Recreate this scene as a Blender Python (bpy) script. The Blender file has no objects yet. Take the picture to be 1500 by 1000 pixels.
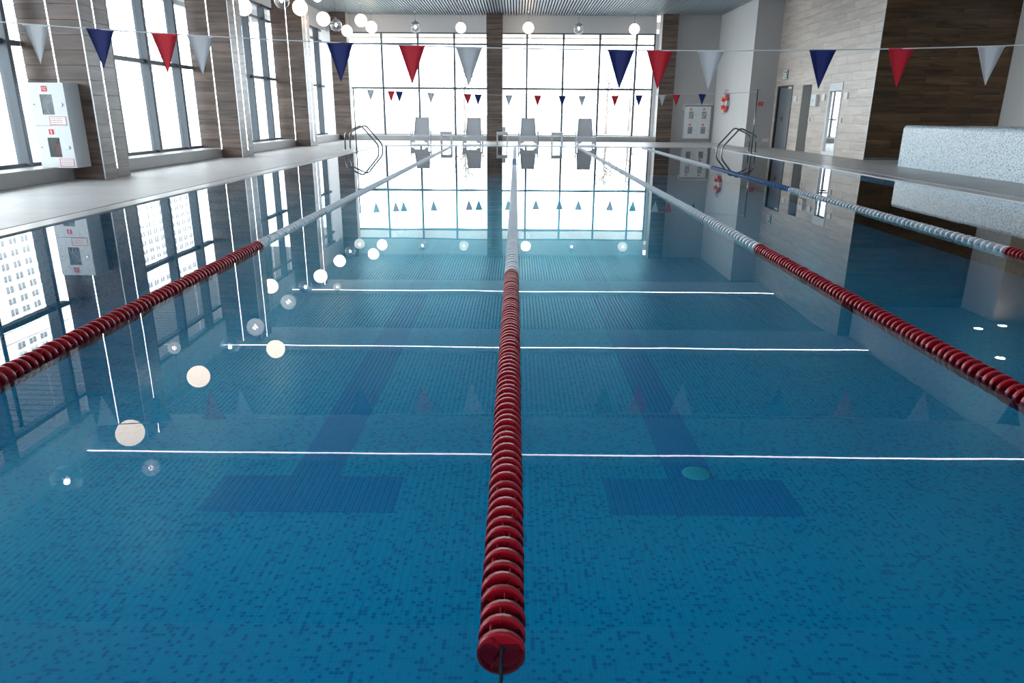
import bpy, math, random
from mathutils import Matrix, Vector
random.seed(7)
S = bpy.context.scene
COL = S.collection

# ------------------------------------------------------------------ camera, world, sun, exposure
cam_data = bpy.data.cameras.new('camera')
cam_data.sensor_width = 36.0
cam_data.lens = 25.065
cam_data.clip_end = 2000
cam = bpy.data.objects.new('camera', cam_data)
COL.objects.link(cam)
_p, _y, _r = math.radians(17.732), math.radians(0.233), math.radians(0.399)
F = Vector((-math.sin(_y) * math.cos(_p), math.cos(_y) * math.cos(_p), -math.sin(_p)))
R0 = Vector((math.cos(_y), math.sin(_y), 0))
U0 = R0.cross(F)
R = R0 * math.cos(_r) + U0 * math.sin(_r)
U = U0 * math.cos(_r) - R0 * math.sin(_r)
M = Matrix((R, U, -F)).transposed().to_4x4()
M.translation = (0, 0, 1.0)
cam.matrix_world = M
S.camera = cam

world = bpy.data.worlds.new('sky')
S.world = world
world.use_nodes = True
bg = world.node_tree.nodes['Background']
bg.inputs[0].default_value = (0.84, 0.92, 1.0, 1)
bg.inputs[1].default_value = 7.0

sun_d = bpy.data.lights.new('sun', 'SUN')
sun_d.energy = 9.0
sun_d.angle = 0.02
sun_d.color = (1, 0.96, 0.9)
sun = bpy.data.objects.new('sun', sun_d)
COL.objects.link(sun)
sun.rotation_euler = Vector((-0.85, 0.0, -0.5)).to_track_quat('-Z', 'Y').to_euler()

S.view_settings.view_transform = 'Standard'
S.view_settings.look = 'None'
S.view_settings.gamma = 1
S.view_settings.exposure = 0.2
S.view_settings.use_curve_mapping = False
S.cycles.max_bounces = 14
S.cycles.diffuse_bounces = 5
S.cycles.glossy_bounces = 6
S.cycles.transparent_max_bounces = 24
S.cycles.sample_clamp_indirect = 12

# ------------------------------------------------------------------ materials
MATS = {}


def new_mat(name):
    m = bpy.data.materials.new(name)
    m.use_nodes = True
    MATS[name] = m
    return m, m.node_tree.nodes, m.node_tree.links


def plain(name, col, rough=0.5, metal=0.0, spec=0.5, noise=0.0, nscale=8.0, bump=0.0, emit=None, estr=0.0):
    m, n, l = new_mat(name)
    b = n['Principled BSDF']
    b.inputs['Base Color'].default_value = (*col, 1)
    b.inputs['Roughness'].default_value = rough
    b.inputs['Metallic'].default_value = metal
    b.inputs['Specular IOR Level'].default_value = spec
    if emit:
        b.inputs['Emission Color'].default_value = (*emit, 1)
        b.inputs['Emission Strength'].default_value = estr
    if noise or bump:
        tc = n.new('ShaderNodeTexCoord')
        nz = n.new('ShaderNodeTexNoise')
        nz.inputs['Scale'].default_value = nscale
        nz.inputs['Detail'].default_value = 4
        l.new(tc.outputs['Object'], nz.inputs['Vector'])
        if noise:
            mx = n.new('ShaderNodeMix')
            mx.data_type = 'RGBA'
            mx.inputs['A'].default_value = (*[c * (1 - noise) for c in col], 1)
            mx.inputs['B'].default_value = (*[min(1, c * (1 + noise)) for c in col], 1)
            l.new(nz.outputs['Fac'], mx.inputs['Factor'])
            l.new(mx.outputs['Result'], b.inputs['Base Color'])
        if bump:
            bp = n.new('ShaderNodeBump')
            bp.inputs['Strength'].default_value = bump
            bp.inputs['Distance'].default_value = 0.01
            l.new(nz.outputs['Fac'], bp.inputs['Height'])
            l.new(bp.outputs['Normal'], b.inputs['Normal'])
    return m


def emitter(name, col, strength):
    m, n, l = new_mat(name)
    n.remove(n['Principled BSDF'])
    e = n.new('ShaderNodeEmission')
    e.inputs[0].default_value = (*col, 1)
    e.inputs[1].default_value = strength
    l.new(e.outputs[0], n['Material Output'].inputs[0])
    return m


def wood(name, dark, light, axis, rough=0.4, var=0.35):
    """plank-print tile: grain streaks run along the given axis, every tile its own tone"""
    m, n, l = new_mat(name)
    b = n['Principled BSDF']
    b.inputs['Roughness'].default_value = rough
    tc = n.new('ShaderNodeTexCoord')
    oi = n.new('ShaderNodeObjectInfo')
    ad = n.new('ShaderNodeVectorMath')
    ad.operation = 'ADD'
    sc = n.new('ShaderNodeVectorMath')
    sc.operation = 'SCALE'
    sc.inputs[0].default_value = (37.0, 51.0, 23.0)
    l.new(oi.outputs['Random'], sc.inputs['Scale'])
    l.new(tc.outputs['Object'], ad.inputs[0])
    l.new(sc.outputs[0], ad.inputs[1])
    mp = n.new('ShaderNodeMapping')
    s = [9.0, 9.0, 9.0]
    s['XYZ'.index(axis)] = 0.9
    mp.inputs['Scale'].default_value = s
    l.new(ad.outputs[0], mp.inputs['Vector'])
    nz = n.new('ShaderNodeTexNoise')
    nz.inputs['Scale'].default_value = 1.0
    nz.inputs['Detail'].default_value = 5
    nz.inputs['Roughness'].default_value = 0.6
    nz.inputs['Distortion'].default_value = 0.6
    l.new(mp.outputs[0], nz.inputs['Vector'])
    rp = n.new('ShaderNodeValToRGB')
    rp.color_ramp.elements[0].position = 0.3
    rp.color_ramp.elements[0].color = (*dark, 1)
    rp.color_ramp.elements[1].position = 0.72
    rp.color_ramp.elements[1].color = (*light, 1)
    l.new(nz.outputs['Fac'], rp.inputs[0])
    hv = n.new('ShaderNodeHueSaturation')
    ma = n.new('ShaderNodeMath')
    ma.operation = 'MULTIPLY_ADD'
    ma.inputs[1].default_value = var
    ma.inputs[2].default_value = 1 - var / 2
    l.new(oi.outputs['Random'], ma.inputs[0])
    l.new(ma.outputs[0], hv.inputs['Value'])
    l.new(rp.outputs[0], hv.inputs['Color'])
    l.new(hv.outputs[0], b.inputs['Base Color'])
    return m


def mosaic(name, cols, grout, size, groutw=0.08, rough=0.25, thresholds=(0.16, 0.35), axes='XY'):
    """small square mosaic: random tone per cell, lighter grout"""
    m, n, l = new_mat(name)
    b = n['Principled BSDF']
    b.inputs['Roughness'].default_value = rough
    tc = n.new('ShaderNodeTexCoord')
    dv = n.new('ShaderNodeVectorMath')
    dv.operation = 'DIVIDE'
    dv.inputs[1].default_value = (size, size, size)
    l.new(tc.outputs['Object'], dv.inputs[0])
    of = n.new('ShaderNodeVectorMath')
    of.operation = 'ADD'
    of.inputs[1].default_value = (0.37, 0.41, 0.43)
    l.new(dv.outputs[0], of.inputs[0])
    fl = n.new('ShaderNodeVectorMath')
    fl.operation = 'FLOOR'
    l.new(of.outputs[0], fl.inputs[0])
    wn = n.new('ShaderNodeTexWhiteNoise')
    wn.noise_dimensions = '3D'
    l.new(fl.outputs[0], wn.inputs['Vector'])
    rp = n.new('ShaderNodeValToRGB')
    rp.color_ramp.interpolation = 'CONSTANT'
    els = rp.color_ramp.elements
    els[0].position = 0
    els[0].color = (*cols[0], 1)
    els[1].position = thresholds[0]
    els[1].color = (*cols[1], 1)
    for t, c in zip(thresholds[1:], cols[2:]):
        e = els.new(t)
        e.color = (*c, 1)
    l.new(wn.outputs['Value'], rp.inputs[0])
    fr = n.new('ShaderNodeVectorMath')
    fr.operation = 'FRACTION'
    l.new(of.outputs[0], fr.inputs[0])
    sx = n.new('ShaderNodeSeparateXYZ')
    l.new(fr.outputs[0], sx.inputs[0])
    masks = []
    for a in axes:
        lt = n.new('ShaderNodeMath')
        lt.operation = 'LESS_THAN'
        lt.inputs[1].default_value = groutw
        l.new(sx.outputs[a], lt.inputs[0])
        masks.append(lt)
    mx = n.new('ShaderNodeMath')
    mx.operation = 'MAXIMUM'
    l.new(masks[0].outputs[0], mx.inputs[0])
    l.new(masks[1].outputs[0], mx.inputs[1])
    mc = n.new('ShaderNodeMix')
    mc.data_type = 'RGBA'
    l.new(mx.outputs[0], mc.inputs['Factor'])
    l.new(rp.outputs[0], mc.inputs['A'])
    mc.inputs['B'].default_value = (*grout, 1)
    l.new(mc.outputs['Result'], b.inputs['Base Color'])
    return m


def clear_mix(name, tint, ior, rough=0.0, gain=1.0, bump=None):
    """thin transparent sheet with Fresnel reflection (window glass, water surface, glass globe)"""
    m, n, l = new_mat(name)
    n.remove(n['Principled BSDF'])
    tr = n.new('ShaderNodeBsdfTransparent')
    tr.inputs[0].default_value = (*tint, 1)
    gl = n.new('ShaderNodeBsdfGlossy')
    gl.inputs['Roughness'].default_value = rough
    # Schlick reflectance, the same from both sides of the sheet
    f0 = ((ior - 1) / (ior + 1)) ** 2
    geo = n.new('ShaderNodeNewGeometry')
    dot = n.new('ShaderNodeVectorMath')
    dot.operation = 'DOT_PRODUCT'
    l.new(geo.outputs['Normal'], dot.inputs[0])
    l.new(geo.outputs['Incoming'], dot.inputs[1])
    ab = n.new('ShaderNodeMath')
    ab.operation = 'ABSOLUTE'
    l.new(dot.outputs['Value'], ab.inputs[0])
    inv = n.new('ShaderNodeMath')
    inv.operation = 'SUBTRACT'
    inv.use_clamp = True
    inv.inputs[0].default_value = 1.0
    l.new(ab.outputs[0], inv.inputs[1])
    pw = n.new('ShaderNodeMath')
    pw.operation = 'POWER'
    pw.inputs[1].default_value = 5.0
    l.new(inv.outputs[0], pw.inputs[0])
    fr = n.new('ShaderNodeMath')
    fr.operation = 'MULTIPLY_ADD'
    fr.use_clamp = True
    fr.inputs[1].default_value = 1 - f0
    fr.inputs[2].default_value = f0
    l.new(pw.outputs[0], fr.inputs[0])
    mx = n.new('ShaderNodeMixShader')
    l.new(fr.outputs[0], mx.inputs[0])
    l.new(tr.outputs[0], mx.inputs[1])
    l.new(gl.outputs[0], mx.inputs[2])
    l.new(mx.outputs[0], n['Material Output'].inputs[0])
    if bump:
        tc = n.new('ShaderNodeTexCoord')
        nz = n.new('ShaderNodeTexNoise')
        nz.inputs['Scale'].default_value = bump[0]
        nz.inputs['Detail'].default_value = 1.5
        l.new(tc.outputs['Object'], nz.inputs['Vector'])
        bp = n.new('ShaderNodeBump')
        bp.inputs['Strength'].default_value = 1.0
        bp.inputs['Distance'].default_value = bump[1]
        l.new(nz.outputs['Fac'], bp.inputs['Height'])
        l.new(bp.outputs['Normal'], gl.inputs['Normal'])
    return m


plain('plaster_grey', (0.46, 0.45, 0.44), 0.7, noise=0.04, nscale=2)
plain('plaster_light', (0.72, 0.71, 0.70), 0.7, noise=0.03, nscale=2)
plain('plaster_beige', (0.66, 0.55, 0.42), 0.7, noise=0.03, nscale=2)
plain('beam_paint', (0.66, 0.67, 0.68), 0.7)
plain('sill_stone', (0.50, 0.50, 0.49), 0.45, noise=0.06, nscale=12)
plain('ceiling_void', (0.035, 0.038, 0.042), 0.8)
plain('slat_metal', (0.36, 0.41, 0.46), 0.4, metal=0.1)
plain('frame_metal', (0.105, 0.125, 0.145), 0.45, metal=0.1)
plain('trim_metal', (0.75, 0.75, 0.76), 0.3, metal=0.6)
plain('chrome', (0.78, 0.79, 0.8), 0.12, metal=1.0)
plain('rail_steel', (0.23, 0.235, 0.24), 0.25, metal=1.0)
plain('steel_dark', (0.35, 0.36, 0.37), 0.25, metal=1.0)
plain('cabinet_white', (0.74, 0.78, 0.79), 0.35)
plain('white_plastic', (0.82, 0.82, 0.81), 0.35)
plain('lock_grey', (0.25, 0.26, 0.27), 0.4)
plain('sign_red', (0.72, 0.03, 0.05), 0.45)
plain('sign_white', (0.88, 0.88, 0.88), 0.5)
plain('sign_dark', (0.015, 0.05, 0.045), 0.5)
plain('text_pink', (0.72, 0.35, 0.38), 0.6)
plain('float_red', (0.34, 0.004, 0.016), 0.34, spec=0.5)
plain('float_white', (0.80, 0.82, 0.85), 0.3)
plain('float_blue', (0.0, 0.12, 0.36), 0.3)
plain('cable_dark', (0.05, 0.05, 0.055), 0.4, metal=0.8)
plain('cord_white', (0.80, 0.80, 0.80), 0.6)
plain('flag_white', (0.72, 0.72, 0.73), 0.7, noise=0.03, nscale=20)
plain('flag_red', (0.72, 0.015, 0.035), 0.6)
plain('flag_blue', (0.012, 0.022, 0.16), 0.6)
plain('sling_grey', (0.62, 0.64, 0.67), 0.6, noise=0.05, nscale=60)
plain('lounger_frame', (0.68, 0.71, 0.74), 0.4, metal=0.2)
plain('door_grey', (0.12, 0.135, 0.155), 0.45)
plain('panel_olive', (0.13, 0.12, 0.10), 0.6)
plain('black_rubber', (0.015, 0.015, 0.016), 0.5)
plain('mirror', (0.92, 0.93, 0.94), 0.02, metal=1.0)
plain('ring_orange', (0.85, 0.10, 0.02), 0.45)
plain('rope_blue', (0.10, 0.16, 0.45), 0.7)
plain('hose_canvas', (0.62, 0.64, 0.64), 0.8, noise=0.1, nscale=60)
plain('cabinet_inside', (0.30, 0.33, 0.35), 0.6)
plain('canopy_cream', (0.70, 0.62, 0.55), 0.7)
plain('canopy_grey', (0.42, 0.44, 0.44), 0.6)
plain('outside_ground', (0.36, 0.36, 0.36), 0.8, noise=0.06, nscale=0.2)
plain('building_white', (0.86, 0.85, 0.83), 0.8)
plain('building_glass', (0.20, 0.21, 0.22), 0.4)
plain('bark', (0.22, 0.19, 0.17), 0.9)
plain('drain_green', (0.05, 0.40, 0.50), 0.5)
plain('coping', (0.56, 0.56, 0.56), 0.35, noise=0.05, nscale=6)
plain('groove_dark', (0.22, 0.22, 0.22), 0.6)
emitter('opal_light', (1.0, 0.79, 0.60), 6.5)
emitter('bulb_light', (1.0, 0.93, 0.85), 28.0)
emitter('led_light', (0.93, 0.95, 1.0), 11.0)
emitter('downlight', (1.0, 0.90, 0.78), 45.0)
emitter('exit_glow', (0.8, 0.95, 0.92), 0.6)
wood('plank_brown', (0.045, 0.029, 0.023), (0.215, 0.148, 0.115), 'X', 0.35, 0.5)
wood('plank_grey', (0.20, 0.175, 0.16), (0.38, 0.34, 0.31), 'Y', 0.35, 0.25)
wood('plank_pale', (0.47, 0.395, 0.33), (0.70, 0.615, 0.54), 'Y', 0.38, 0.16)
wood('plank_dark', (0.026, 0.013, 0.006), (0.165, 0.095, 0.045), 'X', 0.35, 0.4)
mosaic('pool_mosaic', [(0.0, 0.20, 0.43), (0.0, 0.29, 0.53), (0.0, 0.33, 0.56)], (0.02, 0.40, 0.63), 0.018, 0.07, thresholds=(0.17, 0.30))
mosaic('pool_wall_mosaic', [(0.02, 0.20, 0.36), (0.03, 0.27, 0.42), (0.05, 0.33, 0.48)], (0.3, 0.45, 0.52), 0.026, 0.07, thresholds=(0.2, 0.4), axes='XZ')
mosaic('pool_mark_mosaic', [(0.0, 0.175, 0.44), (0.0, 0.195, 0.46), (0.0, 0.21, 0.48)], (0.02, 0.36, 0.60), 0.018, 0.09, thresholds=(0.3, 0.7))
mosaic('terrazzo_mosaic', [(0.16, 0.33, 0.48), (0.62, 0.74, 0.80), (0.76, 0.84, 0.87)], (0.76, 0.82, 0.85), 0.015, 0.1, thresholds=(0.2, 0.5), axes='YZ')
clear_mix('window_glass', (0.97, 0.985, 0.98), 1.35)
clear_mix('globe_glass', (0.90, 0.92, 0.92), 2.7)
clear_mix('cabinet_glass', (0.80, 0.86, 0.88), 1.45)
clear_mix('pool_water', (0.55, 0.92, 0.98), 1.33, bump=(1.6, 0.00035))


def deck_mat():
    m, n, l = new_mat('deck_tile')
    b = n['Principled BSDF']
    b.inputs['Roughness'].default_value = 0.46
    b.inputs['Specular IOR Level'].default_value = 0.45
    tc = n.new('ShaderNodeTexCoord')
    br = n.new('ShaderNodeTexBrick')
    br.offset = 0.5
    br.inputs['Color1'].default_value = (0.60, 0.59, 0.58, 1)
    br.inputs['Color2'].default_value = (0.67, 0.66, 0.65, 1)
    br.inputs['Mortar'].default_value = (0.54, 0.53, 0.52, 1)
    br.inputs['Scale'].default_value = 1.0
    br.inputs['Brick Width'].default_value = 0.6
    br.inputs['Row Height'].default_value = 0.3
    br.inputs['Mortar Size'].default_value = 0.003
    l.new(tc.outputs['Object'], br.inputs['Vector'])
    nz = n.new('ShaderNodeTexNoise')
    nz.inputs['Scale'].default_value = 9
    nz.inputs['Detail'].default_value = 5
    l.new(tc.outputs['Object'], nz.inputs['Vector'])
    mx = n.new('ShaderNodeMix')
    mx.data_type = 'RGBA'
    mx.blend_type = 'MULTIPLY'
    mx.inputs['Factor'].default_value = 0.25
    l.new(br.outputs['Color'], mx.inputs['A'])
    l.new(nz.outputs['Color'], mx.inputs['B'])
    l.new(mx.outputs['Result'], b.inputs['Base Color'])
    bp = n.new('ShaderNodeBump')
    bp.inputs['Strength'].default_value = 0.12
    bp.inputs['Distance'].default_value = 0.004
    l.new(nz.outputs['Fac'], bp.inputs['Height'])
    l.new(bp.outputs['Normal'], b.inputs['Normal'])


deck_mat()


def perforated_mat():
    """silvery perforated globe shell: a lattice of round holes lets the bulb shine through"""
    m, n, l = new_mat('perforated_shell')
    b = n['Principled BSDF']
    b.inputs['Base Color'].default_value = (0.80, 0.78, 0.77, 1)
    b.inputs['Roughness'].default_value = 0.35
    b.inputs['Metallic'].default_value = 0.2
    tc = n.new('ShaderNodeTexCoord')
    vo = n.new('ShaderNodeTexVoronoi')
    vo.inputs['Scale'].default_value = 38.0
    vo.inputs['Randomness'].default_value = 0.15
    l.new(tc.outputs['Object'], vo.inputs['Vector'])
    lt = n.new('ShaderNodeMath')
    lt.operation = 'LESS_THAN'
    lt.inputs[1].default_value = 0.36
    l.new(vo.outputs['Distance'], lt.inputs[0])
    tr = n.new('ShaderNodeBsdfTransparent')
    mx = n.new('ShaderNodeMixShader')
    l.new(lt.outputs[0], mx.inputs[0])
    tl = n.new('ShaderNodeBsdfTranslucent')
    tl.inputs[0].default_value = (0.9, 0.88, 0.86, 1)
    m2 = n.new('ShaderNodeMixShader')
    m2.inputs[0].default_value = 0.45
    l.new(b.outputs[0], m2.inputs[1])
    l.new(tl.outputs[0], m2.inputs[2])
    l.new(m2.outputs[0], mx.inputs[1])
    l.new(tr.outputs[0], mx.inputs[2])
    l.new(mx.outputs[0], n['Material Output'].inputs[0])


perforated_mat()

# ------------------------------------------------------------------ helpers


class MB:
    def __init__(s):
        s.v, s.f, s.sm = [], [], []

    def face(s, idx, smooth=False):
        s.f.append(idx)
        s.sm.append(smooth)

    def box(s, x0, x1, y0, y1, z0, z1):
        b = len(s.v)
        s.v += [(x, y, z) for z in (z0, z1) for x, y in ((x0, y0), (x1, y0), (x1, y1), (x0, y1))]
        for q in ((3, 2, 1, 0), (4, 5, 6, 7), (0, 1, 5, 4), (1, 2, 6, 5), (2, 3, 7, 6), (3, 0, 4, 7)):
            s.face([b + i for i in q])
        return s

    def rbox(s, x0, x1, y0, y1, z0, z1, r):
        """box with chamfered edges (24 corner points)"""
        b = len(s.v)
        cs = {}
        for i, x in enumerate((x0, x1)):
            for j, y in enumerate((y0, y1)):
                for k, z in enumerate((z0, z1)):
                    sx, sy, sz = (r if i == 0 else -r), (r if j == 0 else -r), (r if k == 0 else -r)
                    for a, p in enumerate(((x, y + sy, z + sz), (x + sx, y, z + sz), (x + sx, y + sy, z))):
                        cs[i, j, k, a] = len(s.v)
                        s.v.append(p)

        def q(*keys):
            s.face([cs[k] for k in keys])
        for i in (0, 1):
            o = [(i, 0, 0, 0), (i, 1, 0, 0), (i, 1, 1, 0), (i, 0, 1, 0)]
            q(*(o if i else o[::-1]))
            o = [(0, i, 0, 1), (1, i, 0, 1), (1, i, 1, 1), (0, i, 1, 1)]
            q(*(o if not i else o[::-1]))
            o = [(0, 0, i, 2), (1, 0, i, 2), (1, 1, i, 2), (0, 1, i, 2)]
            q(*(o if i else o[::-1]))
        for i in (0, 1):
            for j in (0, 1):
                o = [(i, j, 0, 0), (i, j, 1, 0), (i, j, 1, 1), (i, j, 0, 1)]
                q(*(o if (i + j) % 2 else o[::-1]))
                o = [(i, 0, j, 0), (i, 1, j, 0), (i, 1, j, 2), (i, 0, j, 2)]
                q(*(o if (i + j) % 2 == 0 else o[::-1]))
                o = [(0, i, j, 1), (1, i, j, 1), (1, i, j, 2), (0, i, j, 2)]
                q(*(o if (i + j) % 2 else o[::-1]))
                for k in (0, 1):
                    o = [(i, j, k, 0), (i, j, k, 1), (i, j, k, 2)]
                    q(*(o if (i + j + k) % 2 else o[::-1]))
        return s

    def tube(s, pts, r, seg=8, closed=False, cap=True):
        pts = [Vector(p) for p in pts]
        n = len(pts)
        b = len(s.v)
        up = Vector((0, 0, 1))
        prev = None
        for i, p in enumerate(pts):
            a = pts[(i - 1) % n] if (closed or i > 0) else p
            c = pts[(i + 1) % n] if (closed or i < n - 1) else p
            d = (c - a).normalized()
            if prev is None:
                ref = up if abs(d.dot(up)) < 0.9 else Vector((1, 0, 0))
                u = d.cross(ref).normalized()
            else:
                u = (prev - d * prev.dot(d)).normalized()
            prev = u
            w = d.cross(u)
            rr = r[i] if isinstance(r, (list, tuple)) else r
            for k in range(seg):
                t = 2 * math.pi * k / seg
                s.v.append(tuple(p + (u * math.cos(t) + w * math.sin(t)) * rr))
        for i in range(n if closed else n - 1):
            for k in range(seg):
                j = (i + 1) % n
                s.face([b + i * seg + k, b + i * seg + (k + 1) % seg, b + j * seg + (k + 1) % seg, b + j * seg + k], True)
        if cap and not closed:
            s.face([b + k for k in range(seg)][::-1])
            s.face([b + (n - 1) * seg + k for k in range(seg)])
        return s

    def lathe(s, prof, seg=24, c=(0, 0, 0), smooth=True):
        """profile of (radius, z) about the vertical axis"""
        b = len(s.v)
        for rr, z in prof:
            for k in range(seg):
                t = 2 * math.pi * k / seg
                s.v.append((c[0] + rr * math.cos(t), c[1] + rr * math.sin(t), c[2] + z))
        for i in range(len(prof) - 1):
            for k in range(seg):
                k2 = (k + 1) % seg
                s.face([b + i * seg + k, b + i * seg + k2, b + (i + 1) * seg + k2, b + (i + 1) * seg + k], smooth)
        return s

    def prism(s, poly, y0, y1):
        """polygon in XZ pushed through from y0 to y1"""
        b = len(s.v)
        n = len(poly)
        s.v += [(x, y0, z) for x, z in poly] + [(x, y1, z) for x, z in poly]
        s.face([b + i for i in range(n)])
        s.face([b + n + i for i in range(n)][::-1])
        for i in range(n):
            j = (i + 1) % n
            s.face([b + j, b + i, b + n + i, b + n + j])
        return s

    def mesh(s, name, mat):
        me = bpy.data.meshes.new(name)
        me.from_pydata(s.v, [], s.f)
        me.polygons.foreach_set('use_smooth', s.sm)
        me.materials.append(MATS[mat])
        me.update()
        return me

    def build(s, name, mat, parent=None, loc=(0, 0, 0)):
        return link(name, s.mesh(name, mat), parent, loc)


def link(name, me, parent=None, loc=(0, 0, 0)):
    o = bpy.data.objects.new(name, me)
    COL.objects.link(o)
    o.location = loc
    if parent is not None:
        o.parent = parent
    return o


def tag(o, label=None, cat=None, group=None, kind=None):
    if label:
        o['label'] = label
    if cat:
        o['category'] = cat
    if group:
        o['group'] = group
    if kind:
        o['kind'] = kind
    return o


def thing(name, label, cat, loc=(0, 0, 0), rz=0.0, group=None):
    o = link(name, None, None, loc)
    o.empty_display_size = 0.1
    o.rotation_euler.z = rz
    return tag(o, label, cat, group)


def struct(name, label, loc=(0, 0, 0), mesh=None):
    o = link(name, mesh, None, loc)
    return tag(o, label, None, None, 'structure')


def copy_tree(o, parent=None):
    c = o.copy()
    COL.objects.link(c)
    c.parent = parent
    for ch in list(o.children):
        copy_tree(ch, c)
    return c


def box(*a):
    return MB().box(*a)


# ------------------------------------------------------------------ main dimensions (water level is z = 0)
XL, D1, BAY = -6.14, 10.867, 5.614          # left columns: pool side face, first near face, spacing
H = 4.31                                     # underside of the ceiling beams
HC = 4.40                                    # slatted ceiling
PX0, PX1, PY0, PY1 = -4.24, 6.17, 0.25, 23.37
YW = 28.41                                   # far window wall
XWIN = -7.10                                 # left glazing plane
DECK = 0.015
SILL = 0.22
D4 = D1 + 3 * BAY
FLOOR_Z = -0.85

# ------------------------------------------------------------------ floor (pool deck), coping, pool basin, water
fl = MB()
fl.box(-7.6, PX0 - 0.22, -4, YW + 0.3, -0.25, DECK)
fl.box(PX1 + 0.3, 14.2, -4, YW + 0.3, -0.25, DECK)
fl.box(PX0 - 0.22, PX1 + 0.3, PY1 + 0.25, YW + 0.3, -0.25, DECK)
fl.box(PX0 - 0.22, PX1 + 0.3, -4, PY0 - 0.25, -0.25, DECK)
floor = struct('floor', 'pale glossy tiled deck around the pool', mesh=fl.mesh('floor', 'deck_tile'))
cp = MB()
for a in ((PX0 - 0.205, PX0, PY0 - 0.235, PY1 + 0.235), (PX1, PX1 + 0.285, PY0 - 0.235, PY1 + 0.235),
          (PX0, PX1, PY1, PY1 + 0.235), (PX0, PX1, PY0 - 0.235, PY0)):
    cp.box(*a, -0.1, DECK - 0.003)
cp.build('coping', 'coping', floor)
gr = MB()
for a in ((PX0 - 0.22, PX0 - 0.205, PY0 - 0.235, PY1 + 0.235), (PX1 + 0.285, PX1 + 0.3, PY0 - 0.235, PY1 + 0.235),
          (PX0 - 0.22, PX1 + 0.3, PY1 + 0.235, PY1 + 0.25)):
    gr.box(*a, -0.1, DECK - 0.010)
gr.build('gutter_groove', 'groove_dark', floor)

basin = struct('pool_basin', 'blue mosaic lined swimming pool basin',
               mesh=box(PX0, PX1, PY0, PY1, FLOOR_Z - 0.1, FLOOR_Z).mesh('pool_basin', 'pool_mosaic'))
bw = MB()
bw.box(PX0 - 0.1, PX0 - 0.001, PY0, PY1, FLOOR_Z, -0.1)
bw.box(PX0 - 0.01, PX0 + 0.002, PY0, PY1, FLOOR_Z, -0.004)
bw.box(PX1 - 0.002, PX1 + 0.1, PY0, PY1, FLOOR_Z, -0.1)
bw.box(PX1 - 0.002, PX1 + 0.01, PY0, PY1, FLOOR_Z, -0.004)
bw.box(PX0, PX1, PY1 - 0.002, PY1 + 0.1, FLOOR_Z, -0.1)
bw.box(PX0, PX1, PY1 - 0.002, PY1 + 0.01, FLOOR_Z, -0.004)
bw.box(PX0, PX1, PY0 - 0.1, PY0 + 0.002, FLOOR_Z, -0.1)
bw.box(PX0, PX1, PY0 - 0.01, PY0 + 0.002, FLOOR_Z, -0.004)
bw.build('basin_wall', 'pool_wall_mosaic', basin)
for cx in (-1.06, 0.95):
    mk = MB()
    mk.box(cx - 0.125, cx + 0.125, 3.40, PY1 - 1.8, FLOOR_Z - 0.01, FLOOR_Z + 0.002)
    mk.box(cx - 0.475, cx + 0.475, 3.04, 3.40, FLOOR_Z - 0.01, FLOOR_Z + 0.002)
    mk.build('lane_marking', 'pool_mark_mosaic', basin)
dr = MB().lathe([(0.0, 0.012), (0.05, 0.012), (0.068, 0.008), (0.075, 0.0)], 24)
dr.build('floor_drain', 'drain_green', basin, (0.985, 3.46, FLOOR_Z + 0.003))

wv = MB()
wv.v = [(PX0, PY0, 0), (PX1, PY0, 0), (PX1, PY1, 0), (PX0, PY1, 0)]
wv.face([0, 1, 2, 3])
water = wv.build('pool_water', 'pool_water')
tag(water, 'still clear blue water filling the swimming pool', 'water', kind='stuff')

# ------------------------------------------------------------------ tiled columns


def tile_mesh(name, w, h, axis, mat, t=0.012):
    """one tile centred on its face; axis = normal direction"""
    m = MB()
    a, b = w / 2 - 0.002, h / 2 - 0.002
    if axis == 'Y':
        m.rbox(-a, a, -t, 0, -b, b, 0.002)
    else:
        m.rbox(0, t, -a, a, -b, b, 0.002)
    return m.mesh(name, mat)


ROW = 0.2
T_NEAR = tile_mesh('tile_near', 0.4425, ROW, 'Y', 'plank_brown')
T_POOL = tile_mesh('tile_pool', 0.355, ROW, 'X', 'plank_grey')
NROWS = 22


def left_column(yn, label):
    c = struct('column', label, (XL, yn, 0))
    zt = H + 0.02
    box(-0.895, -0.013, 0.013, 0.735, DECK, zt).build('core', 'groove_dark', c)
    for r in range(NROWS):
        zc = DECK + 0.1 + r * ROW
        if zc + 0.1 > zt + 0.08:
            break
        link('tile', T_NEAR, c, (-0.67 - 0.0125, 0.013, zc))
        link('tile', T_NEAR, c, (-0.225 + 0.0125 - 0.015, 0.013, zc))
        link('tile', T_POOL, c, (-0.013, 0.19, zc))
        link('tile', T_POOL, c, (-0.013, 0.555, zc))
    box(-0.459, -0.451, -0.003, 0.012, 0.2, zt - 0.03).build('led_strip', 'led_light', c)
    box(-0.012, 0.003, 0.369, 0.377, 0.16, zt - 0.03).build('led_strip', 'led_light', c)
    box(-0.013, 0.001, -0.001, 0.012, DECK, zt).build('corner_trim', 'trim_metal', c)
    return c


left_column(D1, 'brown tiled pillar with light strips behind the white hose cabinet')
left_column(D1 + BAY, 'second brown tiled pillar with light strips along the window wall')
left_column(D1 + 2 * BAY, 'third brown tiled pillar with light strips along the window wall')
left_column(D1 - BAY, 'brown tiled pillar with light strips beside the near pennant pole')

T_FAR = {}


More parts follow.
